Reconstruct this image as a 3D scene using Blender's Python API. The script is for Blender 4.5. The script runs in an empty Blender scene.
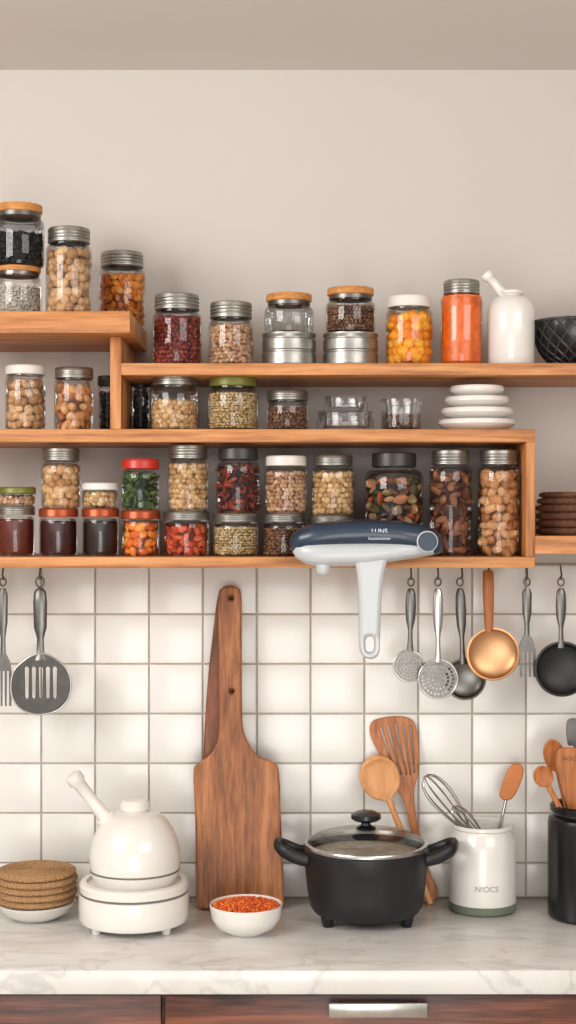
import bpy, bmesh, math, random
import numpy as np
from mathutils import Vector, Matrix
random.seed(4); rng=np.random.default_rng(4)
S=0.00187; D=2.8; ZC=1.62; CT=0.9
def K(d): return S*(D-d)/D
def PX(x,d): return (x-288)*K(d)
def PZ(y,d): return ZC+(512-y)*K(d)
scene=bpy.context.scene
try: scene.view_settings.view_transform='Standard'
except Exception: pass
# ------------------------------------------------------------ materials
def C(r,g,b):
    f=lambda c:(c/255/12.92) if c/255<=0.04045 else ((c/255+0.055)/1.055)**2.4
    return (f(r),f(g),f(b),1)
MC={}
def base(name):
    m=bpy.data.materials.new(name); m.use_nodes=True
    nt=m.node_tree; return m,nt,nt.nodes['Principled BSDF']
def L(nt,a,b): nt.links.new(a,b)
def ramp(nt,fac,cols,pos=None):
    r=nt.nodes.new('ShaderNodeValToRGB'); n=len(cols)
    while len(r.color_ramp.elements)<n: r.color_ramp.elements.new(0.5)
    for i,c in enumerate(cols):
        r.color_ramp.elements[i].position=(pos[i] if pos else i/(n-1)); r.color_ramp.elements[i].color=c
    L(nt,fac,r.inputs['Fac']); return r.outputs['Color']
def coords(nt,scale=(1,1,1)):
    t=nt.nodes.new('ShaderNodeTexCoord'); mp=nt.nodes.new('ShaderNodeMapping')
    mp.inputs['Scale'].default_value=scale; L(nt,t.outputs['Object'],mp.inputs['Vector']); return mp.outputs['Vector']
def noise(nt,vec,scale,detail=4,dist=0):
    n=nt.nodes.new('ShaderNodeTexNoise'); n.inputs['Scale'].default_value=scale; n.inputs['Detail'].default_value=detail
    n.inputs['Distortion'].default_value=dist; L(nt,vec,n.inputs['Vector']); return n.outputs['Fac']
def bump(nt,h,bs,st,dist=0.002):
    b=nt.nodes.new('ShaderNodeBump'); b.inputs['Strength'].default_value=st; b.inputs['Distance'].default_value=dist
    L(nt,h,b.inputs['Height']); L(nt,b.outputs['Normal'],bs.inputs['Normal'])
def simple(name,col,rough=0.5,metal=0,var=0.08,nscale=20,bs=0.0,coat=0):
    if name in MC: return MC[name]
    m,nt,b=base(name); v=coords(nt); f=noise(nt,v,nscale)
    c1=tuple(c*(1-var) for c in col[:3])+(1,); c2=tuple(min(1,c*(1+var)) for c in col[:3])+(1,)
    L(nt,ramp(nt,f,[c1,c2],[0.35,0.65]),b.inputs['Base Color'])
    b.inputs['Roughness'].default_value=rough; b.inputs['Metallic'].default_value=metal
    b.inputs['Coat Weight'].default_value=coat
    if bs: bump(nt,f,b,bs)
    MC[name]=m; return m
def wood(name,c1,c2,c3,axis='x',rough=0.5,sc=1.0,st=14):
    if name in MC: return MC[name]
    m,nt,b=base(name)
    s={'x':(1,st,st),'z':(st,st,1),'y':(st,1,st)}[axis]
    v=coords(nt,tuple(a*sc for a in s))
    f=noise(nt,v,2.2,8,1.2); g=noise(nt,v,14,6,0.3)
    mx=nt.nodes.new('ShaderNodeMath'); mx.operation='MULTIPLY_ADD'; mx.inputs[1].default_value=0.35
    L(nt,g,mx.inputs[0]); 
    sub=nt.nodes.new('ShaderNodeMath'); sub.operation='MULTIPLY'; sub.inputs[1].default_value=0.65; L(nt,f,sub.inputs[0]); L(nt,sub.outputs[0],mx.inputs[2])
    L(nt,ramp(nt,mx.outputs[0],[c1,c2,c3],[0.36,0.5,0.62]),b.inputs['Base Color'])
    b.inputs['Roughness'].default_value=rough; bump(nt,mx.outputs[0],b,0.25,0.001)
    MC[name]=m; return m
def glassmat(name,tint=(0.985,0.99,0.99),edge=(0.5,0.52,0.52)):
    if name in MC: return MC[name]
    m=bpy.data.materials.new(name); m.use_nodes=True; nt=m.node_tree; nt.nodes.clear()
    o=nt.nodes.new('ShaderNodeOutputMaterial'); tr=nt.nodes.new('ShaderNodeBsdfTransparent'); gl=nt.nodes.new('ShaderNodeBsdfGlossy')
    gl.inputs['Roughness'].default_value=0.04; gl.inputs['Color'].default_value=(1,1,1,1)
    lw=nt.nodes.new('ShaderNodeLayerWeight'); lw.inputs['Blend'].default_value=0.3
    L(nt,ramp(nt,lw.outputs['Facing'],[tint+(1,),tint+(1,),edge+(1,)],[0,0.6,1]),tr.inputs['Color'])
    fr=nt.nodes.new('ShaderNodeFresnel'); fr.inputs['IOR'].default_value=1.5
    mu=nt.nodes.new('ShaderNodeMath'); mu.operation='MULTIPLY'; mu.inputs[1].default_value=0.7; L(nt,fr.outputs[0],mu.inputs[0])
    v=coords(nt); f=noise(nt,v,40,2)
    b=nt.nodes.new('ShaderNodeBump'); b.inputs['Strength'].default_value=0.15; b.inputs['Distance'].default_value=0.001
    L(nt,f,b.inputs['Height']); L(nt,b.outputs[0],gl.inputs['Normal'])
    mx=nt.nodes.new('ShaderNodeMixShader'); L(nt,mu.outputs[0],mx.inputs[0]); L(nt,tr.outputs[0],mx.inputs[1]); L(nt,gl.outputs[0],mx.inputs[2])
    L(nt,mx.outputs[0],o.inputs[0]); MC[name]=m; return m
def island(name,cols,rough=0.6):
    if name in MC: return MC[name]
    m,nt,b=base(name); g=nt.nodes.new('ShaderNodeNewGeometry')
    c=ramp(nt,g.outputs['Random Per Island'],cols)
    v=coords(nt); f=noise(nt,v,250,3)
    mix=nt.nodes.new('ShaderNodeMix'); mix.data_type='RGBA'; mix.blend_type='MULTIPLY'; mix.inputs[0].default_value=0.6
    L(nt,c,mix.inputs[6]); L(nt,ramp(nt,f,[(0.5,0.42,0.34,1),(1,1,1,1)],[0.35,0.6]),mix.inputs[7]); L(nt,mix.outputs[2],b.inputs['Base Color'])
    b.inputs['Roughness'].default_value=rough; bump(nt,f,b,0.3,0.001)
    MC[name]=m; return m
M_glass=glassmat('clear_glass')
M_glassd=glassmat('smoked_glass',(0.6,0.61,0.62),(0.25,0.25,0.26))
M_glassb=glassmat('bluish_glass',(0.75,0.82,0.88),(0.3,0.36,0.42))
M_steel=simple('brushed_steel',C(190,188,184),0.28,1,0.06,60)
M_steeld=simple('dark_steel',C(112,110,106),0.35,1,0.1,60)
M_zinc=simple('zinc_lid',C(158,156,150),0.38,0.95,0.12,80,0.1)
M_white=simple('white_ceramic',C(226,222,215),0.22,0,0.02,8,0,0.3)
M_whiteL=simple('white_enamel_lid',C(218,213,204),0.35,0,0.05,30)
M_black=simple('black_cast',C(21,22,24),0.45,0,0.15,200,0.04)
M_blackg=simple('black_gloss',C(19,19,21),0.25,0,0.1,30)
M_lattice=simple('lattice_black',C(48,48,50),0.35,0,0.1,30)
M_copper=simple('brass_copper',C(206,160,118),0.42,1,0.08,30)
M_copperL=simple('copper_lid',C(158,74,42),0.35,0.6,0.1,40)
M_redL=simple('red_lid',C(186,46,34),0.35,0,0.08,30)
M_oliveL=simple('olive_lid',C(110,110,46),0.4,0.2,0.1,30)
M_darkL=simple('dark_lid',C(64,62,57),0.4,0.5,0.15,30)
M_navy=simple('navy_plastic',C(32,50,70),0.35,0,0.05,20,0,0.2)
M_pwhite=simple('grey_white_plastic',C(186,190,192),0.35,0,0.02,10,0,0.2)
M_groove=simple('grey_groove',C(110,105,98),0.6)
SH=(C(140,84,44),C(188,124,70),C(210,148,92))
M_shelf=wood('shelf_wood',*SH,'x',0.5)
M_shelfv=wood('shelf_wood_vertical',*SH,'z',0.5)
M_board=wood('walnut_board',C(96,53,26),C(148,90,48),C(180,118,70),'z',0.5,1.2,12)
M_board2=wood('dark_walnut_board',C(84,42,20),C(126,70,38),C(148,88,50),'z',0.5,1.2,10)
M_spoon=wood('spoon_wood',C(190,128,74),C(206,146,92),C(216,160,106),'z',0.5,2,8)
M_spoon2=wood('cherry_spoon_wood',C(140,78,34),C(174,104,52),C(192,124,68),'z',0.45,2)
M_lidw=wood('lid_wood',C(154,92,40),C(192,128,64),C(208,148,84),'x',0.5,3)
M_cab=wood('cabinet_wood',C(44,20,12),C(96,50,32),C(130,74,50),'x',0.4,1.0,16)
M_amber=simple('amber_silicone',C(196,116,52),0.4)
M_ink=simple('ink_grey',C(140,139,134),0.6)
M_inkw=simple('ink_white',C(205,212,218),0.5)
M_green=simple('sage_glaze',C(106,116,98),0.35)
# ------------------------------------------------------------ builders
def group(name,x,y,z):
    e=bpy.data.objects.new(name,None); e.empty_display_size=0.02; e.location=(x,y,z); scene.collection.objects.link(e); return e
def fin(name,me,mats,g=None,smooth=True,ang=40):
    for m in (mats if isinstance(mats,(list,tuple)) else [mats]): me.materials.append(m)
    if smooth:
        me.shade_smooth(); me.set_sharp_from_angle(angle=math.radians(ang))
    o=bpy.data.objects.new(name,me); scene.collection.objects.link(o)
    if g:
        me.transform(Matrix.Translation(-Vector(g.location))); o.parent=g
    return o
def mesh(name,v,f):
    me=bpy.data.meshes.new(name); me.from_pydata([tuple(a) for a in v],[],f)
    bm=bmesh.new(); bm.from_mesh(me); bmesh.ops.remove_doubles(bm,verts=bm.verts,dist=1e-6); bmesh.ops.recalc_face_normals(bm,faces=bm.faces); bm.to_mesh(me); bm.free(); return me
def lathe(name,prof,c,mat,g=None,seg=40,M=None,ang=40):
    v=[];f=[];n=len(prof)
    for i in range(seg):
        a=2*math.pi*i/seg
        for r,z in prof: v.append(Vector((r*math.cos(a),r*math.sin(a),z)))
    for i in range(seg):
        j=(i+1)%seg
        for k in range(n-1): f.append((i*n+k,j*n+k,j*n+k+1,i*n+k+1))
    me=bpy.data.meshes.new(name); me.from_pydata(v,[],f)
    bm=bmesh.new(); bm.from_mesh(me); bmesh.ops.remove_doubles(bm,verts=bm.verts,dist=1e-6); bmesh.ops.dissolve_degenerate(bm,edges=bm.edges,dist=1e-7); bmesh.ops.recalc_face_normals(bm,faces=bm.faces); bm.to_mesh(me); bm.free()
    if M: me.transform(M)
    me.transform(Matrix.Translation(Vector(c)))
    return fin(name,me,mat,g,True,ang)
def box(name,x0,x1,y0,y1,z0,z1,mat,g=None,bev=0.0015,segs=2):
    bm=bmesh.new(); bmesh.ops.create_cube(bm,size=1)
    for v in bm.verts: v.co=Vector(((x0+x1)/2+v.co.x*(x1-x0),(y0+y1)/2+v.co.y*(y1-y0),(z0+z1)/2+v.co.z*(z1-z0)))
    if bev: bmesh.ops.bevel(bm,geom=bm.edges[:],offset=bev,segments=segs,affect='EDGES',profile=0.5)
    me=bpy.data.meshes.new(name); bm.to_mesh(me); bm.free(); return fin(name,me,mat,g)
def sweep(name,pts,rad,mat,g=None,seg=14,up=(0,1,0),closed=False,post=None):
    """rad: list of (a,b) or r ; a is sideways, b along 'up'"""
    P=[Vector(p) for p in pts]; n=len(P); up=Vector(up); v=[];f=[]
    if not isinstance(rad,(list,tuple)): rad=[rad]*n
    for i in range(n):
        t=(P[(i+1)%n]-P[i-1]) if closed else (P[min(i+1,n-1)]-P[max(i-1,0)])
        t.normalize(); s=t.cross(up)
        if s.length<1e-3: s=t.cross(Vector((1,0,0.01)))
        s.normalize(); u=s.cross(t).normalized()
        a,b=rad[i] if isinstance(rad[i],(list,tuple)) else (rad[i],rad[i])
        for k in range(seg):
            th=2*math.pi*k/seg; v.append(P[i]+s*a*math.cos(th)+u*b*math.sin(th))
    if post: v=[post(p) for p in v]
    for i in range(n if closed else n-1):
        j=(i+1)%n
        for k in range(seg): f.append((i*seg+k,i*seg+(k+1)%seg,j*seg+(k+1)%seg,j*seg+k))
    if not closed:
        f.append(tuple(range(seg))); f.append(tuple((n-1)*seg+k for k in range(seg)))
    me=mesh(name,v,f); return fin(name,me,mat,g,True,50)
def crom(pts,n=6,closed=True):
    out=[];N=len(pts)
    for i in range(N if closed else N-1):
        p=[Vector(pts[(i+k)%N] if closed else pts[max(0,min(N-1,i+k))]) for k in (-1,0,1,2)]
        for j in range(n):
            t=j/n; out.append(0.5*((2*p[1])+(-p[0]+p[2])*t+(2*p[0]-5*p[1]+4*p[2]-p[3])*t*t+(-p[0]+3*p[1]-3*p[2]+p[3])*t**3))
    if not closed: out.append(Vector(pts[-1]))
    return out
def circ(cx,cz,r,n=16,rz=None): return [(cx+r*math.cos(2*math.pi*i/n),cz+(rz or r)*math.sin(2*math.pi*i/n)) for i in range(n)]
def outline(name,pts,holes,y,th,bev,mat,g=None,M=None):
    """pts (x,z) world, extruded round plane Y=y"""
    cu=bpy.data.curves.new(name,'CURVE'); cu.dimensions='2D'; cu.fill_mode='BOTH'
    cu.extrude=max(th/2-bev,0); cu.bevel_depth=bev; cu.bevel_resolution=2; cu.offset=-bev
    for ring in [pts]+list(holes):
        s=cu.splines.new('POLY'); s.points.add(len(ring)-1)
        for i,p in enumerate(ring): s.points[i].co=(p[0],p[1],0,1)
        s.use_cyclic_u=True
    o=bpy.data.objects.new('tmp',cu); scene.collection.objects.link(o)
    dg=bpy.context.evaluated_depsgraph_get(); me=bpy.data.meshes.new_from_object(o.evaluated_get(dg)); bpy.data.objects.remove(o)
    me.name=name; me.transform(Matrix.Rotation(math.pi/2,4,'X')); me.transform(Matrix.Translation((0,y,0)))
    if M: me.transform(M)
    me.materials.clear(); return fin(name,me,mat,g,True,35)
def text(name,body,size,c,mat,g=None,wrap=None,M=None):
    cu=bpy.data.curves.new(name,'FONT'); cu.body=body; cu.size=size; cu.align_x='CENTER'; cu.align_y='CENTER'; cu.extrude=0.0003
    o=bpy.data.objects.new('tmp',cu); scene.collection.objects.link(o)
    dg=bpy.context.evaluated_depsgraph_get(); me=bpy.data.meshes.new_from_object(o.evaluated_get(dg)); bpy.data.objects.remove(o)
    me.transform(Matrix.Rotation(math.pi/2,4,'X'))
    if wrap:
        for v in me.vertices:
            r=wrap-v.co.y; th=v.co.x/wrap; v.co.x=r*math.sin(th); v.co.y=-r*math.cos(th)
    if M: me.transform(M)
    me.transform(Matrix.Translation(Vector(c))); me.materials.clear(); return fin(name,me,mat,g,False)
ICO={}
for sd in (1,2):
    bm=bmesh.new(); bmesh.ops.create_icosphere(bm,subdivisions=sd,radius=1); bm.verts.ensure_lookup_table()
    ICO[sd]=(np.array([v.co[:] for v in bm.verts]),np.array([[v.index for v in f.verts] for f in bm.faces])); bm.free()
def items(name,pos,size,elong,mat,g,sub=2,sj=0.2):
    V,F=ICO[sub]; n=len(pos); pos=np.array(pos)
    q=rng.normal(size=(n,4)); q/=np.linalg.norm(q,axis=1)[:,None]; w,x,y,z=q.T
    R=np.stack([1-2*(y*y+z*z),2*(x*y-z*w),2*(x*z+y*w),2*(x*y+z*w),1-2*(x*x+z*z),2*(y*z-x*w),2*(x*z-y*w),2*(y*z+x*w),1-2*(x*x+y*y)],1).reshape(n,3,3)
    sc=np.array(elong)[None,:]*size*(1+sj*rng.uniform(-1,1,(n,1)))
    vv=V[None]*sc[:,None,:]
    if sub==2: vv=vv*(1+0.07*rng.normal(size=(n,len(V),1)))
    vv=np.einsum('nij,nkj->nki',R,vv)+pos[:,None,:]
    ff=(F[None]+(np.arange(n)*len(V))[:,None,None]).reshape(-1,3)
    me=bpy.data.meshes.new(name); vv=vv.reshape(-1,3)
    me.vertices.add(len(vv)); me.vertices.foreach_set('co',vv.astype(np.float32).ravel())
    me.loops.add(len(ff)*3); me.loops.foreach_set('vertex_index',ff.astype(np.int32).ravel())
    me.polygons.add(len(ff)); me.polygons.foreach_set('loop_start',np.arange(0,len(ff)*3,3,dtype=np.int32))
    me.update(calc_edges=True); me.shade_smooth()
    return fin(name,me,mat,g,False)
# contents: size, elong, colours
CON={
 'walnuts':(0.0095,(1,.85,.8),[C(160,116,76),C(206,164,118),C(226,190,146)]),
 'hazelnuts':(0.0085,(1,.95,.9),[C(176,124,76),C(214,168,116),C(230,196,150)]),
 'apricots':(0.0085,(1,.9,.6),[C(204,100,20),C(232,142,36),C(244,178,76)]),
 'red_beans':(0.0055,(1,.7,.65),[C(100,28,22),C(138,46,36),C(166,72,56)]),
 'pinto_beans':(0.0052,(1,.7,.65),[C(164,118,88),C(204,160,124),C(222,188,154)]),
 'chickpeas':(0.006,(1,.9,.9),[C(180,136,88),C(214,176,124),C(230,200,154)]),
 'grains':(0.0035,(1,.7,.65),[C(166,136,86),C(208,180,128),C(224,202,158)]),
 'lentils':(0.0035,(1,1,.5),[C(92,56,36),C(134,90,60),C(160,118,82)]),
 'peppercorns':(0.0035,(1,1,1),[C(54,38,30),C(100,68,50),C(140,100,76)]),
 'tomatoes':(0.0105,(1,1,.95),[C(232,128,10),C(248,164,20),C(252,190,56)]),
 'chilies':(0.008,(1.6,.5,.45),[C(66,24,16),C(112,40,26),C(160,62,38)]),
 'peppers':(0.009,(1.2,.8,.5),[C(164,46,22),C(204,74,34),C(224,118,68)]),
 'carrots':(0.009,(1.1,.9,.6),[C(206,86,12),C(238,122,24),C(248,164,64)]),
 'herbs':(0.0075,(1.3,.8,.3),[C(36,58,26),C(68,96,42),C(112,132,70)]),
 'pickled_vegetables':(0.011,(1.2,.8,.4),[C(34,34,20),C(66,76,34),C(130,60,30),C(204,90,36),C(190,160,112),C(70,40,26)]),
 'dark_beans':(0.006,(1,.75,.7),[C(28,28,30),C(48,48,50),C(78,76,74)]),
 'cinnamon_bark':(0.011,(1.5,.7,.5),[C(84,44,26),C(124,72,46),C(160,106,74)]),
 'almonds':(0.010,(1.2,.85,.7),[C(166,104,58),C(206,148,94),C(226,180,132)]),
 'white_rice':(0.003,(1,.6,.6),[C(170,162,150),C(205,198,186),C(224,218,208)]),
}
LIQ={'tomato_sauce':C(222,106,24),'berry_jam':C(60,20,16),'dark_jam':C(38,20,16),'red_jam':C(98,38,24)}
def fill(kind,c,r,h,g):
    x,y,z=c
    if kind in LIQ:
        m=simple('content_'+kind,LIQ[kind],0.35,0,0.2,90,0.2)
        lathe('contents',[(0,z),(r*.9,z),(r,z+.004),(r,z+h-.002),(r*.9,z+h),(0,z+h)],(x,y,0),m,g,32); return
    size,el,cols=CON[kind]; m=island('content_'+kind,cols)
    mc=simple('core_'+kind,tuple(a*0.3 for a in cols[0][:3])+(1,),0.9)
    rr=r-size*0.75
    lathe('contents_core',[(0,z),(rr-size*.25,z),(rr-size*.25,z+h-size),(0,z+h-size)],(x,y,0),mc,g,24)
    pos=[]; step=size*1.45*el[1]**0.3; nz=max(1,int((h-size)/step))
    for k in range(nz+1):
        zz=z+size*.7+ (h-size*1.5)*k/max(nz,1)
        n=max(6,int(2*math.pi*rr/(size*1.65*(el[0]*el[1])**0.5)))
        for i in range(n):
            a=2*math.pi*(i+0.5*(k%2)+random.uniform(-.25,.25))/n; q=rr-random.uniform(0,size*.5)
            pos.append((x+q*math.cos(a),y+q*math.sin(a),zz+random.uniform(-.3,.3)*size))
    n=int((rr/size)**2*.9)
    for i in range(n):
        q=rr*math.sqrt((i+.5)/n)*.95; a=i*2.39996
        pos.append((x+q*math.cos(a),y+q*math.sin(a),z+h-size*.9+random.uniform(-.3,.5)*size))
    items('contents',pos,size,el,m,g,2 if size>0.005 else 1)
LIDS={'zinc':M_zinc,'white':M_whiteL,'wood':M_lidw,'copper':M_copperL,'red':M_redL,'olive':M_oliveL,'dark':M_darkL,'steel':M_steel}
def jar(x0,x1,yt,zb,dep,lid,kind,fillf=0.85,neck=0.84,lidpx=13,glass=None,name=None,knob=False):
    """a jar standing on height zb, its outline measured in metres from the photo at its own depth"""
    glass=glass or M_glass
    zb=zb+.0003
    cx=PX((x0+x1)/2,dep); R=(x1-x0)/2*K(dep)*0.985; cy=-dep; H=PZ(yt,dep)-zb; lh=lidpx*K(dep)
    g=group(name or ('jar_of_'+kind if kind else 'empty_glass_jar'),cx,cy,zb)
    rn=R*neck; sh=min(R*0.42,H*.2); zs=H-lh-sh
    p=[(0,.003),(R*.8,.0025),(R*.86,0),(R*.95,.0015),(R,.008)]
    p+=[(R,zs)]
    for k in range(1,7):
        t=k/6*math.pi/2; p.append((rn+(R-rn)*math.cos(t),zs+(sh*.8)*math.sin(t)))
    p+=[(rn,H-lh*.25)]
    lathe('glass',[(a,b+zb) for a,b in p],(cx,cy,0),glass,g,40)
    mt=LIDS[lid]; rl=rn+.0022; z0=zb+H-lh; z1=zb+H
    if lid=='wood':
        rl=max(rl,R*.93)
        lathe('lid',[(0,z0+lh*.35),(rl*.96,z0+lh*.35),(rl,z0+lh*.42),(rl,z1-.0015),(rl*.97,z1),(0,z1)],(cx,cy,0),mt,g)
        lathe('lid_seal',[(rn*.98,z0-.001),(rl*.93,z0),(rl*.93,z0+lh*.36),(0,z0+lh*.36)],(cx,cy,0),M_steeld,g)
    else:
        pr=[(rn*.97,z0),(rl,z0),(rl+.0008,z0+.0012)]
        n=3 if lid in('zinc','steel') else 1
        for k in range(n):
            a=z0+lh*(.12+.62*k/n); b=z0+lh*(.12+.62*(k+1)/n)
            pr+=[(rl+.0008,a),(rl-.0004,a+(b-a)*.25),(rl-.0004,a+(b-a)*.55),(rl+.0008,a+(b-a)*.9)] if n>1 else [(rl+.0006,a),(rl+.0006,b)]
        pr+=[(rl,z1-.002),(rl*.95,z1-.0002),(rl*.85,z1),(rl*.8,z1-.001),(0,z1-.001)]
        lathe('lid',pr,(cx,cy,0),mt,g,40,None,30)
    if kind: fill(kind,(cx,cy,zb+.003),R-.0022,(zs+sh*.3)*fillf,g)
    return zb+H
# ------------------------------------------------------------ room
def plaster(name,col):
    m,nt,b=base(name); v=coords(nt); f=noise(nt,v,1.5,3); h=noise(nt,v,120,6)
    c1=tuple(c*.96 for c in col[:3])+(1,); L(nt,ramp(nt,f,[c1,col],[.3,.7]),b.inputs['Base Color']); b.inputs['Roughness'].default_value=.9; bump(nt,h,b,.06,.002); return m
M_wall=plaster('greige_plaster',C(202,195,188)); M_ceil=plaster('ceiling_paint',C(222,218,213))
W=3.0; CZ=PZ(70,0)
box('wall_back',-W,W,0,.1,0,CZ+.1,M_wall,None,0)
box('wall_left',-W-.1,-W,-5,.1,0,CZ+.1,M_wall,None,0)
box('wall_right',W,W+.1,-5,.1,0,CZ+.1,M_wall,None,0)
box('ceiling',-W,W,-5,0,CZ,CZ+.1,M_ceil,None,0)
box('floor',-W,W,-5,0,-.1,0,wood('floor_wood',C(180,164,146),C(200,186,170),C(212,200,184),'x'),None,0)
# backsplash
M_tile=simple('white_glazed_tile',C(224,221,215),0.24,0,0.03,3,0,0.1)
M_grout=simple('grout',C(176,166,154),.9,0,.08,60)
gb=group('tile_backsplash',0,0,CT)
box('grout_bed',-W,W,-.0045,-.0002,CT,PZ(563.6,0),M_grout,gb,0)
bm=bmesh.new(); tw=53.7*S; th=49.6*S; gap=.0030
zrow=[PZ(862+49.6,0)+i*th for i in range(8)]
x=PX(42,0)-30*tw
while x<W-tw:
    if x>-W:
        for i in range(7):
            z0=max(zrow[i],CT+.001)+gap/2; z1=zrow[i]+th-gap/2
            r=bmesh.ops.create_cube(bm,size=1); vs=r['verts']; w=tw-gap
            ta=random.gauss(0,.004); tb=random.gauss(0,.004)
            for v in vs:
                lx,lz=v.co.x*w,v.co.z*(z1-z0)
                v.co=Vector((x+tw/2+lx,-.0048+v.co.y*.006+ta*lx+tb*lz,(z0+z1)/2+lz))
    x+=tw
bmesh.ops.bevel(bm,geom=[e for e in bm.edges if all(v.co.y<-.006 for v in e.verts)],offset=.0016,segments=3,affect='EDGES',profile=.5)
me=bpy.data.meshes.new('tiles'); bm.to_mesh(me); bm.free(); fin('tiles',me,M_tile,gb)
# counter
def marble():
    m,nt,b=base('marble'); v=coords(nt,(1,2.2,1)); f=noise(nt,v,3.2,9,1.8); n2=noise(nt,v,9,6,.8)
    r1=ramp(nt,f,[C(222,219,215),C(220,217,213),C(203,200,196),C(221,218,214),C(224,221,217)],[.0,.475,.5,.53,1])
    mix=nt.nodes.new('ShaderNodeMix'); mix.data_type='RGBA'; mix.blend_type='MULTIPLY'; mix.inputs[0].default_value=.5
    L(nt,r1,mix.inputs[6]); L(nt,ramp(nt,n2,[C(228,226,223),C(255,255,255)],[.35,.62]),mix.inputs[7]); L(nt,mix.outputs[2],b.inputs['Base Color']); b.inputs['Roughness'].default_value=.25; return m
CD=.446
cth=25*K(CD)
box('marble_countertop',-W+.01,W-.01,-CD,-.001,CT-cth,CT-.0004,marble(),None,.003)
g=group('base_cabinet',0,-.2,0)
zt=CT-cth-.0005
box('carcass',-W+.02,W-.02,-.405,-.002,.08,zt,M_cab,g,0)
box('plinth',-W+.02,W-.02,-.36,-.002,0.0005,.08,M_black,g,0)
d=.425
def pull(cx,z,g,w=.078):
    box('pull_bar',cx-w,cx+w,-.455,-.447,z-.0115,z+.0115,M_steel,g,.002)
    for s in(-1,1): box('pull_post',cx+s*(w-.012)-.005,cx+s*(w-.012)+.005,-.448,-.424,z-.006,z+.006,M_steel,g,.001)
xs=[-W+.03,-2.0,-1.2,PX(163,d),PX(163,d)+.92,PX(163,d)+1.6,W-.03]
for i in range(len(xs)-1):
    a,b=xs[i]+.003,xs[i+1]-.003
    box('drawer_front',a,b,-d,-.404,zt-.21,zt-.006,M_cab,g,.002)
    box('lower_drawer_front',a,b,-d,-.404,zt-.5,zt-.216,M_cab,g,.002)
    if i!=2:
        cx=PX(378,.45) if i==3 else (a+b)/2
        pull(cx,PZ(1011,.455),g)
# ------------------------------------------------------------ shelves
FD=.25; LD=.30
zT0,zT1=PZ(375,FD),PZ(363,FD); zM0,zM1=PZ(442,FD),PZ(429,FD); zB0,zB1=PZ(568,FD),PZ(557,FD)
zL0,zL1=PZ(333,LD),PZ(311,LD); zR0,zR1=PZ(554,FD),PZ(536,FD)
g=group('wooden_kitchen_shelf',0,-.12,zM0)
XL=-1.0; XR=1.0
xp0,xp1=PX(110,FD),PX(121,FD); xe0,xe1=PX(526,FD),PX(535,FD)
box('top_board',xp1,XR,-FD,-.0005,zT0,zT1,M_shelf,g)
box('middle_board',XL,xe1,-FD,-.0005,zM0,zM1,M_shelf,g)
box('bottom_board',XL,xe1,-FD,-.0005,zB0,zB1,M_shelf,g)
box('deep_upper_board',XL,PX(130,LD),-LD,-.0005,zL0,zL1,M_shelf,g)
box('divider',xp0,xp1,-FD,-.0005,zM1,zL0,M_shelfv,g)
box('end_panel',xe0,xe1,-FD-.0005,-.0005,zB1,zM0,M_shelfv,g)
box('right_board',xe1,XR,-FD,-.0005,zR0,zR1,M_shelf,g)
box('right_end_panel',XR,XR+.018,-FD,-.0005,zR0,zT1,M_shelfv,g)
box('left_end_panel',XL-.018,XL,-FD,-.0005,zB0,zL1,M_shelfv,g)
# ------------------------------------------------------------ jars
d=.235
z=jar(-6,42,268,zL1,d,'wood','white_rice',.8,.9,8)
jar(-6,44.5,206,z,d,'wood','dark_beans',.75,.86,12,M_glassd)
jar(45.5,92.5,229,zL1,d,'zinc','walnuts',.98,.84,15)
jar(98,146,253,zL1,.1,'zinc','apricots',.95,.84,15)
d=.19
jar(152,202,295,zT1,d,'zinc','red_beans',.97,.84,16)
jar(208,254,303,zT1,d,'zinc','pinto_beans',.95,.86,16)
def tin(x0,x1,yt,zb,dep):
    cx=PX((x0+x1)/2,dep); R=(x1-x0)/2*K(dep); H=PZ(yt,dep)-zb; g=group('round_metal_tin',cx,-dep,zb)
    pr=[(0,zb),(R*.97,zb),(R,zb+.002)]
    for k in range(2):
        a=zb+.004+(H-.01)*k/2; b=(H-.01)/2; pr+=[(R,a),(R,a+b*.75),(R-.0015,a+b*.82),(R-.0015,a+b*.93)]
    pr+=[(R,zb+H-.005),(R,zb+H-.001),(R*.97,zb+H),(0,zb+H)]
    lathe('can',pr,(cx,-dep,0),M_zinc,g,48,None,30); return zb+H
z=tin(262,316,334,zT1,d); jar(264,314,295,z,d,'wood',None,.3,.84,11,glassmat('grey_glass',(.82,.83,.83),(.4,.4,.4)),'glass_jar_with_wooden_lid')
z=tin(323,378,334,zT1,d); jar(325,376,289,z,d,'wood','lentils',.9,.84,11)
jar(385,433,297,zT1,d,'white','tomatoes',.98,.84,11)
jar(440,483,281,zT1,d,'zinc','tomato_sauce',1.05,.78,14)
# mid level
jar(5,46,366,zM1,d,'white','walnuts',.95,.9,9)
jar(54,94,368,zM1,d,'zinc','almonds',.95,.9,11)
jar(98,117,376,zM1,.10,'dark','dark_beans',.9,.9,10)
jar(131.5,150,376,zM1,.08,'dark','dark_beans',.9,.9,10)
jar(150,199,374,zM1,d,'zinc','chickpeas',.75,.84,12)
jar(207,259,377,zM1,d,'olive','grains',.98,.86,10)
jar(266,309,391,zM1,d,'zinc','lentils',.85,.9,10)
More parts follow.
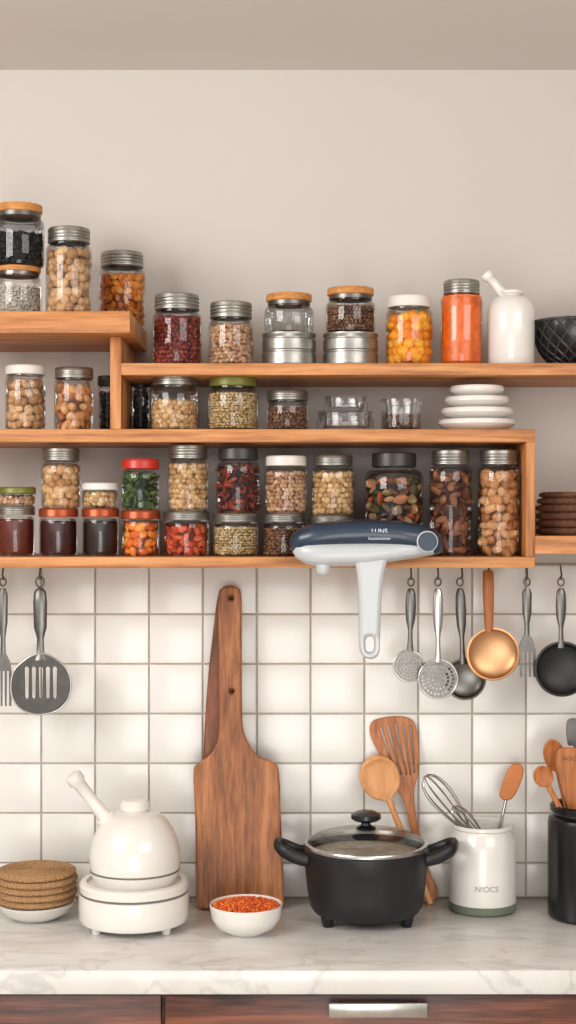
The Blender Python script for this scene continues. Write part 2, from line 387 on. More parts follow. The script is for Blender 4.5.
# lower level stacks
low=[(-4,35,506,'zinc','red_jam',1),(39,78,508,'copper','berry_jam',1),(82,119,508,'copper','dark_jam',1),(121,160,510,'copper','carrots',1),
     (163,210,511,'zinc','peppers',.95),(212,259,513,'zinc','grains',.98),(262,305,513,'zinc','lentils',.95),(308,354,515,'zinc',None,.9)]
tops=[]
for x0,x1,yt,lid,kind,ff in low:
    tops.append(jar(x0,x1,yt,zB1,d,lid,kind,ff,.94,9,M_glassb if kind is None else None))
jar(-2,36,487,tops[0],d,'olive','pinto_beans',.9,.92,7)
jar(41,81,448,tops[1],d,'zinc','hazelnuts',.97,.86,13)
jar(82,118,483,tops[2],d,'white','chickpeas',.95,.94,7)
jar(121,160,459,tops[3],d,'red','herbs',.97,.88,10)
jar(167,209,445,tops[4],d,'zinc','chickpeas',.98,.88,14)
jar(216,260,448,tops[5],d,'dark','chilies',.97,.84,12)
jar(264,308,456,tops[6],d,'white','pinto_beans',.97,.86,10)
jar(311,355,455,tops[7],d,'zinc','chickpeas',.95,.84,11)
jar(364,424,453,zB1,.18,'dark','pickled_vegetables',.95,.7,14)
jar(429,472,450,zB1,d,'zinc','cinnamon_bark',.97,.82,15)
jar(477,520,450,zB1,d,'zinc','almonds',.98,.82,15)
# stacked glass dishes
def gdish(x0,x1,zb,h,dep,name,n=1):
    cx=PX((x0+x1)/2,dep);R=(x1-x0)/2*K(dep); g=group(name,cx,-dep,zb)
    lathe('glass',[(0,zb+.003),(R*.8,zb),(R*.95,zb+.002),(R,zb+.006),(R,zb+h*.55),(R*1.0,zb+h*.6),(R*.93,zb+h*.66),(R*.93,zb+h-.003),(R*.97,zb+h-.002),(R*.96,zb+h),(R*.9,zb+h),(R*.88,zb+h*.6),(R*.9,zb+.007),(0,zb+.006)],(cx,-dep,0),M_glass,g); return zb+h
z=gdish(316,374,zM1,.033,d,'glass_dish'); gdish(323,368,z,.026,d,'glass_dish')
cx=PX(401,d);R=21.5*K(d);g=group('glass_tumbler_of_spice',cx,-d,zM1);H=31*K(d)
lathe('glass',[(0,zM1+.002),(R*.85,zM1),(R*.92,zM1+.004),(R*.95,zM1+H*.85),(R*1.02,zM1+H*.88),(R*1.02,zM1+H),(R*.9,zM1+H),(R*.88,zM1+.005)],(cx,-d,0),M_glass,g)
fill('peppercorns',(cx,-d,zM1+.003),R*.86,H*.45,g)
# white plates stack
z=zM1
for (a,b,h) in [(438,515,.020),(441,513,.020),(445,509,.020),(450,504,.019)]:
    cx=PX((a+b)/2,.17);R=(b-a)/2*K(.17);g=group('white_bowl',cx,-.17,z)
    lathe('bowl',[(0,z),(R*.62,z),(R*.7,z+.002),(R*.93,z+h*.4),(R,z+h*.62),(R,z+h*.85),(R*.97,z+h),(R*.9,z+h),(R*.8,z+h*.9),(0,z+h*.82)],(cx,-.17,0),M_white,g)
    z+=h
# ceramic oil jug
cx=PX(511,d);R=23.5*K(d);g=group('white_ceramic_jug',cx,-d,zT1);H=76*K(d)
pr=[(0,zT1),(R*.92,zT1),(R,zT1+.004),(R,zT1+H*.68)]+[(R*.45+R*.55*math.cos(t),zT1+H*.68+H*.24*math.sin(t)) for t in [i*math.pi/16 for i in range(1,9)]]+[(R*.42,zT1+H*.94),(R*.52,zT1+H*.95),(R*.5,zT1+H*.99),(R*.3,zT1+H),(0,zT1+H)]
lathe('body',pr,(cx,-d,0),M_white,g)
a=Vector((PX(505,d),-d,PZ(296,d)));b=Vector((PX(485,d),-d,PZ(273,d)))
sweep('spout',[a.lerp(b,t) for t in(0,.3,.75,.8,.95,1)],[.011,.0085,.0085,.0115,.0115,.009],M_white,g)
# lattice bowl
dd=.17;cx=PX(574,dd);R=41*K(dd);H=45*K(dd);g=group('black_lattice_bowl',cx,-dd,zT1)
def bp(t): return (R*(.42+.58*math.sin(t*math.pi/2)**.9),zT1+.004+(H-.004)*(1-math.cos(t*math.pi/2))**.8)
pr=[(0,zT1+.001),(R*.42,zT1),(R*.42,zT1+.004)]+[bp(t/10) for t in range(1,11)]+[(R*.95,zT1+H),(R*.9,zT1+H*.8),(R*.6,zT1+H*.3),(0,zT1+.008)]
lathe('bowl',pr,(cx,-dd,0),M_blackg,g)
for s in(-1,1):
    for i in range(18):
        pts=[]
        for k in range(11):
            t=k/10*.97+.03;r,z=bp(t);th=2*math.pi*i/18+s*t*1.15;pts.append((cx+(r+.001)*math.cos(th),-dd+(r+.001)*math.sin(th),z))
        sweep('lattice_strip',pts,.0019,M_lattice,g,6)
sweep('rim',[(cx+R*math.cos(t*math.pi/20),-dd+R*math.sin(t*math.pi/20),zT1+H) for t in range(40)],.0028,M_lattice,g,8,(0,0,1),True)
# woven plates
def weave(name,cols):
    m,nt,b=base(name);v=coords(nt);n=noise(nt,v,420,3);L(nt,ramp(nt,n,cols,[.3,.5,.7]),b.inputs['Base Color']);b.inputs['Roughness'].default_value=.8;bump(nt,n,b,.3,.001);return m
M_wv=weave('woven_straw',[C(122,88,56),C(164,124,82),C(192,154,108)]);M_wvd=weave('dark_woven_straw',[C(58,34,22),C(98,60,40),C(140,96,66)])
def wplate(cx,cy,z,R,h,mat,name='woven_placemat'):
    g=group(name,cx,cy,z);pr=[(0,z)]+[(R-h/2,z)]+[(R-h/2+h/2*math.cos(t),z+h/2+h/2*math.sin(t)) for t in [(-90+22.5*k)*math.pi/180 for k in range(1,8)]]
    n=int(R/.005)
    for k in range(n*4):
        r=(R-h/2)*(1-k/(n*4));pr.append((r,z+h-.0018+.0018*abs(math.sin(k*math.pi/4))))
    pr.append((0,z+h-.001));lathe('plate',pr,(cx,cy,0),mat,g,48,None,60)
    v=[(cx+(R+.0001)*math.cos(t),cy+(R+.0001)*math.sin(t),z+h*.5+h*.12*(1 if i%2 else -1)) for i,t in enumerate([2*math.pi*i/90 for i in range(90)])]
    sweep('braid',v,h*.22,mat,g,6,(0,0,1),True)
z=zR1
for i,(w,h) in enumerate([(36,.014),(37,.013),(36,.014),(37,.013),(35,.012),(34,.010)]):
    wplate(PX(574,.15)+.001*(i%2),-.15,z,w*K(.15),h,M_wvd);z+=h
# counter stack of straw plates on white dish
dd=.14;cx=PX(36,dd);R=39*K(dd);g=group('white_dish',cx,-dd,CT)
lathe('dish',[(0,CT),(R*.55,CT),(R*.6,CT+.002),(R*.85,CT+.012),(R,CT+.028),(R*.97,CT+.029),(R*.8,CT+.025),(0,CT+.023)],(cx,-dd,0),M_white,g)
z=CT+.0295
for i,w in enumerate([37.5,39.0,39,39.5,38.5]): wplate(cx+.001*(i%2),-dd,z,w*K(dd),.0115,M_wv);z+=.0116
# ------------------------------------------------------------ white mortar set
dd=.2;k=K(dd);cx=PX(134,dd);g=group('white_ceramic_mortar_and_pestle',cx,-dd,CT)
for a in range(4):
    th=math.pi/4+a*math.pi/2;fx,fy=cx+.088*math.cos(th)*.95,-dd+.088*math.sin(th)*.75
    lathe('foot',[(0,CT),(.007,CT),(.0095,CT+.014),(0,CT+.014)],(fx,fy,0),M_white,g,16)
z=CT+.011;R=55*k
lathe('base',[(0,z),(R*.9,z),(R*.97,z+.003),(R,z+.01),(R,z+.046),(R*.99,z+.05),(R*.96,z+.0515),(R*.96,z+.054),(R*.985,z+.055),(R*.99,z+.066),(R*.96,z+.07),(R*.86,z+.071),(R*.84,z+.066),(0,z+.066)],(cx,-dd,0),M_white,g,64,None,30)
z2=z+.066;cx2=cx+1*k;R2=45.5*k
dome=[(0,z2),(R2*.86,z2),(R2*.9,z2+.004),(R2*.97,z2+.018),(R2*.985,z2+.022),(R2*.965,z2+.023),(R2*.965,z2+.0245),(R2*.985,z2+.026)]
hd=72*k
for i in range(0,13):
    t=i/12*math.pi/2;dome.append((R2*(.30+.70*math.cos(t)),z2+.034+(hd-.034)*math.sin(t)))
dome+=[(R2*.31,z2+hd+.001),(R2*.33,z2+hd+.003),(R2*.34,z2+hd+.012),(R2*.28,z2+hd+.018),(0,z2+hd+.019)]
lathe('dome',dome,(cx2,-dd,0),M_white,g,64,None,30)
lathe('dome_line',[(R2*.967,z2+.0222),(R2*.988,z2+.0226),(R2*.988,z2+.0250),(R2*.967,z2+.0254)],(cx2,-dd,0),M_groove,g,64)
lathe('base_line',[(R*.962,z+.0510),(R*.985,z+.0515),(R*.985,z+.0540),(R*.962,z+.0545)],(cx,-dd,0),M_groove,g,64)
a=Vector((PX(122,dd),-dd,PZ(838,dd)));b=Vector((PX(73,dd),-dd-.02,PZ(772,dd)))
ts=[0,.2,.26,.27,.34,.35,.6,.85,.88,.97,1.0];rs=[.015,.015,.0145,.018,.018,.0125,.0105,.0115,.0155,.015,.009]
sweep('pestle',[a.lerp(b,t) for t in ts],rs,M_white,g,24)
# ------------------------------------------------------------ cutting boards
def pxs(l,dep): return [(PX(x,dep),PZ(y,dep)) for x,y in l]
def lean(base_dep,zb,ang,roll=0,cx=0):
    T=Matrix.Translation((cx,-base_dep,zb));return T@Matrix.Rotation(-ang,4,'X')@Matrix.Rotation(roll,4,'Y')@T.inverted()
dd=.055
bp1=[(230,588),(237,590),(241,598),(241.5,640),(242,700),(244,733),(256,755),(274,764),(279,775),(281,820),(283,870),(284,897),(281,904),(240,906),(204,907),(198,903),(197,880),(196,820),(194,775),(198,765),(211,755),(219,735),(219,700),(218,640),(218,598),(223,590)]
bp1=[(x,y+5) for x,y in bp1]
zb=PZ(912,dd)
g=group('walnut_cutting_board',PX(238,.08),-.08,CT)
off=CT-zb
M=Matrix.Translation((0,0,off+.0006))@lean(.085,zb,math.radians(4.6))
outline('board',crom(pxs(bp1,dd),5),[circ(PX(231,dd),PZ(605,dd),.0045),circ(PX(232,dd),PZ(698,dd),.0045)],-.085,.018,.004,M_board,g,M)
g=group('dark_cutting_board',PX(225,.05),-.05,CT)
bp2=[(223,595),(231,595),(235,605),(236,660),(237,720),(244,755),(262,775),(270,800),(272,860),(272,904),(266,912),(206,912),(200,904),(200,860),(202,800),(203,760),(205,720),(208,680),(213,635),(217,605)]
M=Matrix.Translation((0,0,off+.0006))@lean(.055,zb,math.radians(3.4))
outline('board',crom(pxs(bp2,dd),5),[],-.055,.016,.004,M_board2,g,M)
# ------------------------------------------------------------ small bowl
dd=.235;cx=PX(246,dd);R=36.5*K(dd);h=29*K(dd);g=group('white_bowl_of_red_lentils',cx,-dd,CT)
lathe('bowl',[(0,CT+.001),(R*.5,CT),(R*.55,CT+.003),(R*.8,CT+h*.22),(R*.95,CT+h*.55),(R,CT+h*.97),(R*.985,CT+h),(R*.96,CT+h*.97),(R*.88,CT+h*.5),(R*.5,CT+h*.2),(0,CT+h*.15)],(cx,-dd,0),M_white,g,56)
m=island('content_red_lentils',[C(206,70,16),C(236,104,30),C(246,146,66)])
lathe('lentil_bed',[(R*.9,CT+h*.82),(R*.6,CT+h*.92),(0,CT+h*1.0)],(cx,-dd,0),simple('lentil_bed',C(196,84,24),.8),g)
pos=[]
for i in range(900):
    q=R*.92*math.sqrt((i+.5)/900);a=i*2.39996;pos.append((cx+q*math.cos(a),-dd+q*math.sin(a),CT+h*(1.02-.17*(q/R)**2)+random.uniform(-.0015,.003)))
items('lentils',pos,.0028,(1,1,.6),m,g,1)
# ------------------------------------------------------------ pot
dd=.155;k=K(dd);cx=PX(366,dd);g=group('black_cooking_pot',cx,-dd,CT)
zb=CT+.014;R=62.5*k;zt=PZ(846,dd)
lathe('body',[(0,zb),(R*.72,zb),(R*.84,zb+.004),(R*.9,zb+.014),(R*.94,zb+.04),(R*.985,zt-.03),(R,zt-.026),(R*1.0,zt-.002),(R*.985,zt),(R*.95,zt),(R*.93,zt-.004),(R*.88,zb+.02),(0,zb+.008)],(cx,-dd,0),M_black,g,72,None,30)
for sx,sy in((-1,-1),(1,-1),(-1,1),(1,1)):
    fx=cx+sx*39*k;fy=-dd+sy*.045
    lathe('foot',[(0,CT),(.008,CT),(.009,CT+.002),(.0135,CT+.024),(0,CT+.024)],(fx,fy,0),M_black,g,16)
for s in(-1,1):
    pts=[(cx+s*R*.93,-dd-.034,zt-.018),(cx+s*(R+.012),-dd-.032,zt-.014),(cx+s*(R+.036),-dd-.026,zt-.003),(cx+s*(R+.045),-dd-.012,zt+.002),(cx+s*(R+.047),-dd,zt+.003),(cx+s*(R+.045),-dd+.012,zt+.002),(cx+s*(R+.036),-dd+.026,zt-.003),(cx+s*(R+.012),-dd+.032,zt-.014),(cx+s*R*.93,-dd+.034,zt-.018)]
    pts=crom([Vector(p) for p in pts],4,False)
    sweep('handle',pts,[(.006,.011)]*len(pts),M_black,g,14,(0,0,1))
rl=R*.985
lathe('lid_rim',[(rl*.93,zt),(rl*1.01,zt+.0005),(rl*1.015,zt+.003),(rl*1.0,zt+.0065),(rl*.95,zt+.0075),(rl*.94,zt+.005),(rl*.93,zt)],(cx,-dd,0),M_steel,g,72)
lathe('lid_glass',[(rl*.95,zt+.006)]+[(rl*.95*math.cos(t),zt+.006+.024*math.sin(t)) for t in [i*math.pi/2/10 for i in range(1,10)]]+[(0,zt+.030)],(cx,-dd,0),glassmat('lid_glass',(.9,.9,.88),(.7,.7,.7)),g,64)
lathe('stew',[(R*.9,zt-.012),(0,zt-.010)],(cx,-dd,0),simple('cream_soup',C(206,200,186),.5,0,.2,60),g)
zk=zt+.0295
lathe('lid_knob',[(0,zk),(.017,zk),(.018,zk+.004),(.009,zk+.008),(.008,zk+.012),(.022,zk+.016),(.027,zk+.020),(.026,zk+.027),(.016,zk+.032),(0,zk+.033)],(cx,-dd,0),M_blackg,g,32)
# ------------------------------------------------------------ wooden utensils leaning behind the pot
def thin_lean(dep0,dep1,zlo,zhi):
    ang=math.atan2(dep0-dep1,zhi-zlo);T=Matrix.Translation((0,-dep0,zlo));return T@Matrix.Rotation(-ang,4,'X')@T.inverted()
dd=.03
g=group('wooden_slotted_spatula',PX(425,dd),-dd,CT)
sp=[(372,728),(385,723),(402,722),(414,727),(419,745),(419,775),(414,800),(418,830),(425,860),(431,880),(437,893),(436,902),(429,906),(422,904),(420,893),(420,880),(412,840),(404,806),(392,790),(382,765),(371,742)]
sp=[(x,y+4) for x,y in sp]
holes=[]
for (xa,ya,xb,yb) in [(381,737,395,782),(388,735,401,783),(396,734,407,784),(404,734,411,784),(411,736,415,782)]:
    a=Vector((PX(xa,dd),PZ(ya,dd)));b=Vector((PX(xb,dd),PZ(yb,dd)));n=Vector((-(b-a).y,(b-a).x)).normalized()*.0019
    holes.append([a+n,a+(a-b).normalized()*.0015,a-n,b-n*.7,b+n*.7])
z0=PZ(910,dd);Mz=Matrix.Translation((0,0,CT-z0+.0003))@thin_lean(.04,.012,z0,PZ(726,dd))
outline('spatula',crom(pxs(sp,dd),4),holes,-.04,.007,.0016,M_spoon2,g,Mz)
g=group('wooden_spoon',PX(400,.04),-.06,CT)
def spoon(g,hx,hz,y,rw,rh,tip,mat,thick=.006,hr=.0055,ytip=None):
    """oval bowl centred (hx,hz) with handle going to tip(x,z)"""
    ytip=y if ytip is None else ytip
    H=Vector((hx,y,hz));T=Vector((tip[0],ytip,tip[1]));dirv=(T-H).normalized();sd=dirv.cross(Vector((0,1,0))).normalized()
    pts=[];rad=[]
    for i in range(17):
        t=-1+2*i/16*.97;pts.append(H+dirv*rh*t);w=math.sqrt(max(0,1-t*t));rad.append((max(w*rw,.0008 if i==0 else .004),max(thick*w,.002)))
    for t in(.0,.08,.4,1.0):
        pts.append((H+dirv*rh*1.0).lerp(T,t) if t>0 else H+dirv*rh*1.02);rad.append((hr,hr*.9))
    def post(p):
        q=p-H;a=q.dot(dirv)/rh;b=q.dot(sd)/rw;r2=(a*a+b*b)/.8
        yl=H.y+(T.y-H.y)*max(0,q.dot(dirv))/(T-H).length
        if r2<1 and p.y<yl: p=Vector((p.x,p.y+thick*1.5*(1-r2)**.7,p.z))
        return p
    sweep('spoon_body',pts,rad,mat,g,40,(0,1,0),False,post)
spoon(g,PX(380,.04),PZ(778,.04),-.036,20*K(.04),23*K(.04),(PX(430,.06),CT+.006),M_spoon,.007,.0058,-.07)
# ------------------------------------------------------------ crocks
dd=.085;cx=PX(482.5,dd);k=K(dd);R=33.5*k;H=86*k;z=CT
g=group('white_utensil_crock',cx,-dd,CT)
lathe('band',[(0,z),(R*.93,z),(R,z+.004),(R*1.004,z+.016),(R*.99,z+.0165)],(cx,-dd,0),M_green,g,64)
lathe('crock',[(R*.99,z+.0165),(R,z+.017),(R,z+H*.72),(R*.97,z+H*.82),(R*.87,z+H*.90),(R*.86,z+H*.94),(R*.92,z+H*.96),(R*.92,z+H*.99),(R*.89,z+H),(R*.84,z+H*.99),(R*.82,z+H*.9),(R*.9,z+H*.7),(R*.9,z+.02),(0,z+.02)],(cx,-dd,0),M_white,g,64,None,35)
text('label','N!OCS',.014,(cx,-dd,z+H*.32),M_ink,g,R+.0002)
# whisks
def whisk(name,nx,nz,tx,tz,y,wd,lo):
    g=group(name,nx,y,nz);N=Vector((nx,y,nz));T=Vector((tx,y,tz));d_=(T-N);Ln=d_.length;d_.normalize();s=d_.cross(Vector((0,1,0))).normalized();u=Vector((0,1,0))
    for i in range(5):
        a=math.pi*i/5;pts=[]
        for j in range(25):
            t=j/24*math.pi*2
            q=(1-math.cos(t))/2;w=wd*math.sin(t)*(.35+.65*q)
            pts.append(N+d_*Ln*q+(s*math.cos(a)+u*math.sin(a))*w)
        sweep('wire',pts[:-1],.0010,M_steel,g,6,(0.3,1,.2),True)
    sweep('grip',[N+d_*.006,N-d_*.02,Vector(lo)],[.004,.0055,.0055],M_steel,g,10)
whisk('balloon_whisk',PX(470,dd),PZ(832,dd),PX(425,dd),PZ(776,dd),-dd,.030,(cx+.02,-dd,CT+.03))
whisk('balloon_whisk',PX(483,.1),PZ(836,.1),PX(452,.1),PZ(806,.1),-.112,.018,(cx+.03,-.1,CT+.04))
g=group('silicone_spatula',PX(505,dd),-dd,CT+.1)
sweep('stick',[(PX(488,dd),-dd+.03,CT+.03),(PX(509,dd),-dd+.03,PZ(800,dd))],.0032,M_steel,g,10)
outline('blade',crom(pxs([(515,767),(524,768),(526,776),(519,795),(512,803),(504,802),(502,796),(508,778)],dd),4),[],-dd+.03,.010,.003,M_amber,g)
# black crock
dd=.135;k=K(dd);R=36*k;cx=PX(584,dd);H=113*k
g=group('black_utensil_crock',cx,-dd,CT)
lathe('crock',[(0,CT),(R*.94,CT),(R,CT+.005),(R,CT+H*.84),(R*.97,CT+H*.88),(R*.84,CT+H*.91),(R*.83,CT+H*.93),(R*.93,CT+H*.94),(R*.94,CT+H*.985),(R*.9,CT+H),(R*.84,CT+H*.99),(R*.78,CT+H*.92),(R*.84,CT+H*.8),(R*.84,CT+.02),(0,CT+.02)],(cx,-dd,0),M_blackg,g,64,None,35)
def cs(name,hx,hy,rw,rh,tipx,y,mat,ht=.006):
    g=group(name,PX(hx,dd),y,PZ(hy,dd));spoon(g,PX(hx,dd),PZ(hy,dd),y,rw*k,rh*k,(PX(tipx,dd),CT+.04),mat,ht,.0050)
cs('wooden_spoon',556,757,11,17,588,-dd+.016,M_spoon2)
cs('wooden_spoon',541,774,10,11,604,-dd-.024,M_spoon2,.005)
cs('wooden_spoon',604,762,14,20,592,-dd+.028,M_spoon)
g=group('wooden_paddle',PX(566,dd),-dd,CT+.05)
outline('paddle',crom(pxs([(556,750),(568,747),(580,750),(583,770),(580,800),(581,830),(584,880),(575,882),(571,830),(564,800),(556,772)],dd),4),[],-dd-.006,.008,.002,M_spoon2,g)
text('engraving','NOCS',.010,(PX(569,dd),-dd-.0102,PZ(758,dd)),M_cab,g)
g=group('steel_turner',PX(576,dd),-dd+.03,CT+.05)
outline('turner',crom(pxs([(571,724),(584,722),(592,728),(590,748),(584,756),(583,830),(586,880),(581,880),(579,830),(579,756),(572,748)],dd),4),[],-dd+.04,.003,.0008,M_steeld,g)
# ------------------------------------------------------------ hanging tools
HD=.12;kh=K(HD)
def setHD(v):
    global HD,kh
    HD=v;kh=K(v)
def hook(g,x,ytop,mat=M_steeld):
    X=PX(x,HD);zt=zB0+.002;zz=PZ(ytop,HD)
    pts=[Vector((X,-HD+.004,zt)),Vector((X,-HD+.004,zt-.006)),Vector((X,-HD-.003,zz+.006)),Vector((X,-HD-.006,zz-.001)),Vector((X,-HD,zz-.006)),Vector((X,-HD+.006,zz-.001))]
    pts=crom(pts,4,False);sweep('hook',pts,.0016,mat,g,8,(1,0,0))
def loop(g,x,y,r,mat):
    X=PX(x,HD);Z=PZ(y,HD);r*=kh
    sweep('hanging_loop',[(X+r*math.cos(t*math.pi/12),-HD,Z+r*1.3*math.sin(t*math.pi/12)) for t in range(24)],.0017,M_steeld,g,8,(0,1,0),True)
def handle(g,x0,y0,x1,y1,mat,prof,name='handle',th=.4):
    a=Vector((PX(x0,HD),-HD,PZ(y0,HD)));b=Vector((PX(x1,HD),-HD,PZ(y1,HD)))
    sweep(name,[a.lerp(b,t) for t,_ in prof],[(w*kh,max(w*kh*th,.0014)) for _,w in prof],mat,g,16,(0,1,0))
steelprof=[(0,2),(.03,3.5),(.1,4.8),(.3,5.4),(.5,4.6),(.6,3),(.68,2.2),(.85,2.6),(1,3.8)]
def newtool(name,x,y): 
    g=group(name,PX(x,HD),-HD,PZ(y,HD));hook(g,x,576);return g
def dish(g,x,y,r,mat,depth=.35,rz=1.0,name='bowl',rim=None):
    R=r*kh;pr=[]
    for i in range(0,11):
        t=i/10*math.pi/2;pr.append((R*math.sin(t),R*depth*(math.cos(t))))
    pr+=[(R*1.03,-.0006),(R*.99,-.0014)]
    for i in range(0,11):
        t=(1-i/10)*math.pi/2;pr.append((R*.95*math.sin(t),R*depth*.95*math.cos(t)-.0014))
    lathe(name,pr,(PX(x,HD),-HD,PZ(y,HD)),mat,g,48,Matrix.Scale(rz,4,(0,0,1))@Matrix.Rotation(-math.pi/2,4,'X'))
def perf(g,x,y,r,mat,rings,hr,name='perforated_disc'):
    R=r*kh;X=PX(x,HD);Z=PZ(y,HD);hs=[]
    for j in range(1,rings+1):
        rr=R*.86*j/(rings+.3);n=int(2*math.pi*rr/(hr*3.0))
        for i in range(n): hs.append(circ(X+rr*math.cos(2*math.pi*i/n+j),Z+rr*math.sin(2*math.pi*i/n+j),hr,8))
    outline(name,circ(X,Z,R,40),hs,-HD,.002,.0003,mat,g)
    sweep('rim',[(X+R*math.cos(t*math.pi/20),-HD,Z+R*math.sin(t*math.pi/20)) for t in range(40)],.0018,M_steel,g,8,(0,1,0),True)
# slotted spatula left
g=newtool('slotted_turner',40,650);loop(g,40,582,4,M_steel);handle(g,40,588,40.5,660,M_steeld,[(0,3),(.05,6),(.2,7),(.55,6.5),(.62,5),(.7,3.4),(.9,4),(1,8)])
pts=crom(pxs([(36,654),(46,654),(56,659),(66,668),(71,682),(69,697),(61,708),(50,713),(36,714),(23,710),(14,701),(11,687),(14,671),(25,660)],HD),4)
sl=[]
for i,xx in enumerate([27,34,41,48,55]):
    sl.append(pxs([(xx-2.2,668),(xx,666),(xx+2.2,668),(xx+1.6,697),(xx,699),(xx-1.6,697)],HD))
outline('turner_head',pts,sl,-HD-.001,.004,.001,simple('turner_steel',C(84,82,79),.38,1,.1,60),g)
sweep('head_rim',[(p.x,-HD-.002,p.y) for p in pts],.0016,M_steel,g,8,(0,1,0),True)
def fork(x,y0,yn,y1,w,mat=M_steeld):
    g=newtool('serving_fork',x,yn);loop(g,x,582,3,mat);handle(g,x,588,x,yn,mat,[(0,2.5),(.1,4.8),(.5,4.6),(.75,2.4),(1,2.8)])
    h=w/2;o=[(x-2.5,yn-2),(x+2.5,yn-2),(x+h*.8,yn+6),(x+h,yn+14),(x+h,y1)]
    n=4
    pitch=w/n
    for i in range(n):
        xr=x+h-i*pitch
        if i>0:o+=[(xr-.3,yn+16),(xr-.6,y1)]
        o+=[(xr-pitch*.55,y1)]
        if i<n-1:o+=[(xr-pitch*.62,yn+16)]
    o+=[(x-h,yn+14),(x-h*.8,yn+6)]
    outline('fork_head',pxs(o,HD),[],-HD,.003,.0005,mat,g)
setHD(.105);fork(3,582,655,706,17);fork(527,582,636,677,17);setHD(.12)
setHD(.12);g=newtool('small_skimmer',411,650);loop(g,411,582,3,M_steel);handle(g,411,588,410,652,M_steeld,steelprof);perf(g,409,666,15.5,M_steeld,4,.0014)
setHD(.135);g=newtool('perforated_ladle',438,655);loop(g,438,582,3,M_steel);handle(g,438,588,438,662,M_steel,steelprof);perf(g,438,679,19.5,M_steeld,3,.0022)
setHD(.095);g=newtool('steel_ladle',462,655);loop(g,460,582,3,M_steel);handle(g,460,588,463,664,M_steeld,steelprof);dish(g,465,679,20.5,M_steeld)
setHD(.13);g=newtool('copper_ladle',489,630);handle(g,488,570,489,632,M_spoon2,[(0,4),(.03,5.5),(.3,5.8),(.8,4.8),(1,4)],'wooden_handle',.8);dish(g,493,654,26,M_copper,.32)
setHD(.12);g=newtool('black_ladle',561,640);loop(g,561,582,3,M_steel);handle(g,561,588,561,648,M_steeld,steelprof);dish(g,562,669,27,M_black,.4)
# ------------------------------------------------------------ handheld slicer hanging on the shelf edge
dd=.292;kd=K(dd);g=group('handheld_kitchen_slicer',PX(366,dd),-dd,PZ(545,dd))
def loft(name,secs,mat,n=28,e=2.6):
    v=[];f=[]
    for (x,zt_,zb_,hy) in secs:
        X=PX(x,dd);z1=PZ(zt_,dd);z0=PZ(zb_,dd);c=(z0+z1)/2;h=(z1-z0)/2
        for i in range(n):
            t=2*math.pi*i/n;cc,ss=math.cos(t),math.sin(t)
            v.append((X,-dd+hy*math.copysign(abs(cc)**(2/e),cc),c+h*math.copysign(abs(ss)**(2/e),ss)))
    m=len(secs)
    for i in range(m-1):
        for kx in range(n): f.append((i*n+kx,i*n+(kx+1)%n,(i+1)*n+(kx+1)%n,(i+1)*n+kx))
    f.append(tuple(range(n)));f.append(tuple((m-1)*n+kx for kx in range(n)))
    return fin(name,mesh(name,v,f),mat,g,True,60)
loft('lower_shell',[(292,543,551,.012),(296,542,558,.024),(306,540,564,.033),(320,540,567,.038),(340,540,566,.039),(365,540,566,.039),(390,540,562,.039),(415,540,558,.037),(432,540,555,.03),(438,541,551,.018)],M_pwhite)
loft('upper_shell',[(290,540,549,.010),(293,534,552,.022),(300,528,551,.031),(315,523,549,.037),(340,520,547,.040),(370,519,546,.041),(400,521,548,.041),(420,524,552,.040),(434,529,555,.034),(441,535,553,.022),(443,541,549,.008)],M_navy)
def cyl_front(name,x,y,r,y0,y1,mat):
    lathe(name,[(0,y0),(r*kd,y0),(r*kd,y1-.001),(r*kd*.93,y1),(0,y1)],(PX(x,dd),-dd,PZ(y,dd)),mat,g,32,Matrix.Rotation(math.pi/2,4,'X'))
cyl_front('dial_ring',425,541,10.5,.03,.045,M_pwhite);cyl_front('dial',425,541,9.2,.03,.049,M_navy)
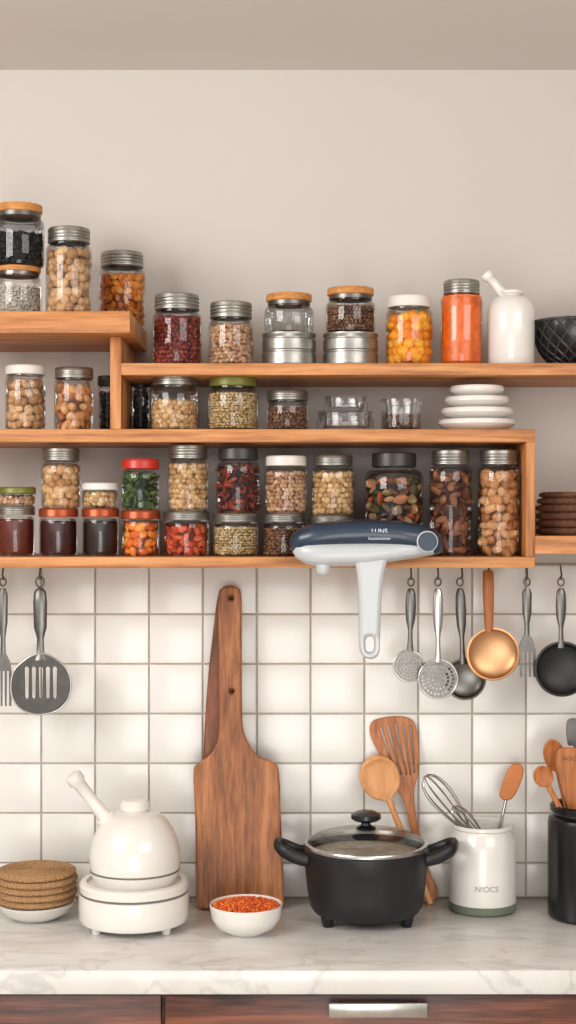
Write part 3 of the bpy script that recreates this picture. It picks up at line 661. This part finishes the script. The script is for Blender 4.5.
lathe('nub',[(0,PZ(574,dd)),(5*kd,PZ(573,dd)),(7*kd,PZ(570,dd)),(7*kd,PZ(564,dd)),(0,PZ(562,dd))],(PX(323,dd),-dd-.02,0),M_pwhite,g,20)
outline('grip',crom(pxs([(352,549),(370,547),(388,549),(386,560),(382,580),(380,610),(379,640),(378,652),(373,657),(366,657),(360,652),(358,640),(358,610),(357,580),(354,560)],dd),5),[crom(pxs([(365,638),(369,635),(373,638),(373,648),(369,651),(365,648)],dd),4)],-dd-.022,.022,.007,M_pwhite,g)
text('brand','LUNS',.011,(PX(378,dd),-dd-.0405,PZ(531,dd)),M_inkw,g)
text('brand_small','hossononoc',.0075,(PX(378,dd),-dd-.0418,PZ(538,dd)),M_inkw,g)
box('shelf_clip',PX(330,dd),PX(400,dd),-dd+.03,-FD-.0003,PZ(560,dd),PZ(551,dd),M_pwhite,g,.001)
# ------------------------------------------------------------ light
def area(name,loc,target,sx,sy,e,col=(1,1,1)):
    l=bpy.data.lights.new(name,'AREA');l.shape='RECTANGLE';l.size=sx;l.size_y=sy;l.energy=e;l.color=col
    o=bpy.data.objects.new(name,l);o.location=loc;o.rotation_euler=(Vector(target)-Vector(loc)).to_track_quat('-Z','Y').to_euler();scene.collection.objects.link(o)
area('window_light',(-1.6,-1.9,2.28),(0.1,0,1.2),1.2,1.0,52,(1,.98,.955))
area('room_light',(1.3,-2.4,2.3),(0,0,1.15),1.6,1.0,30,(1,.975,.95))
area('ceiling_fill',(0,-3.2,.9),(0,-.6,2.45),1.2,1.2,26,(1,.98,.955))  # added fill aimed upward to brighten the ceiling; not a lamp of the kitchen
w=bpy.data.worlds.new('world');scene.world=w;w.use_nodes=True
bg=w.node_tree.nodes['Background'];bg.inputs[0].default_value=(1,.98,.96,1);bg.inputs[1].default_value=.82
cam=bpy.data.cameras.new('camera');co=bpy.data.objects.new('camera',cam);scene.collection.objects.link(co)
co.location=(0,-D,ZC);co.rotation_euler=(math.pi/2,0,0);cam.sensor_fit='VERTICAL';cam.sensor_height=36;cam.sensor_width=36;cam.lens=36*D/(1024*S);cam.clip_start=.05
scene.camera=co
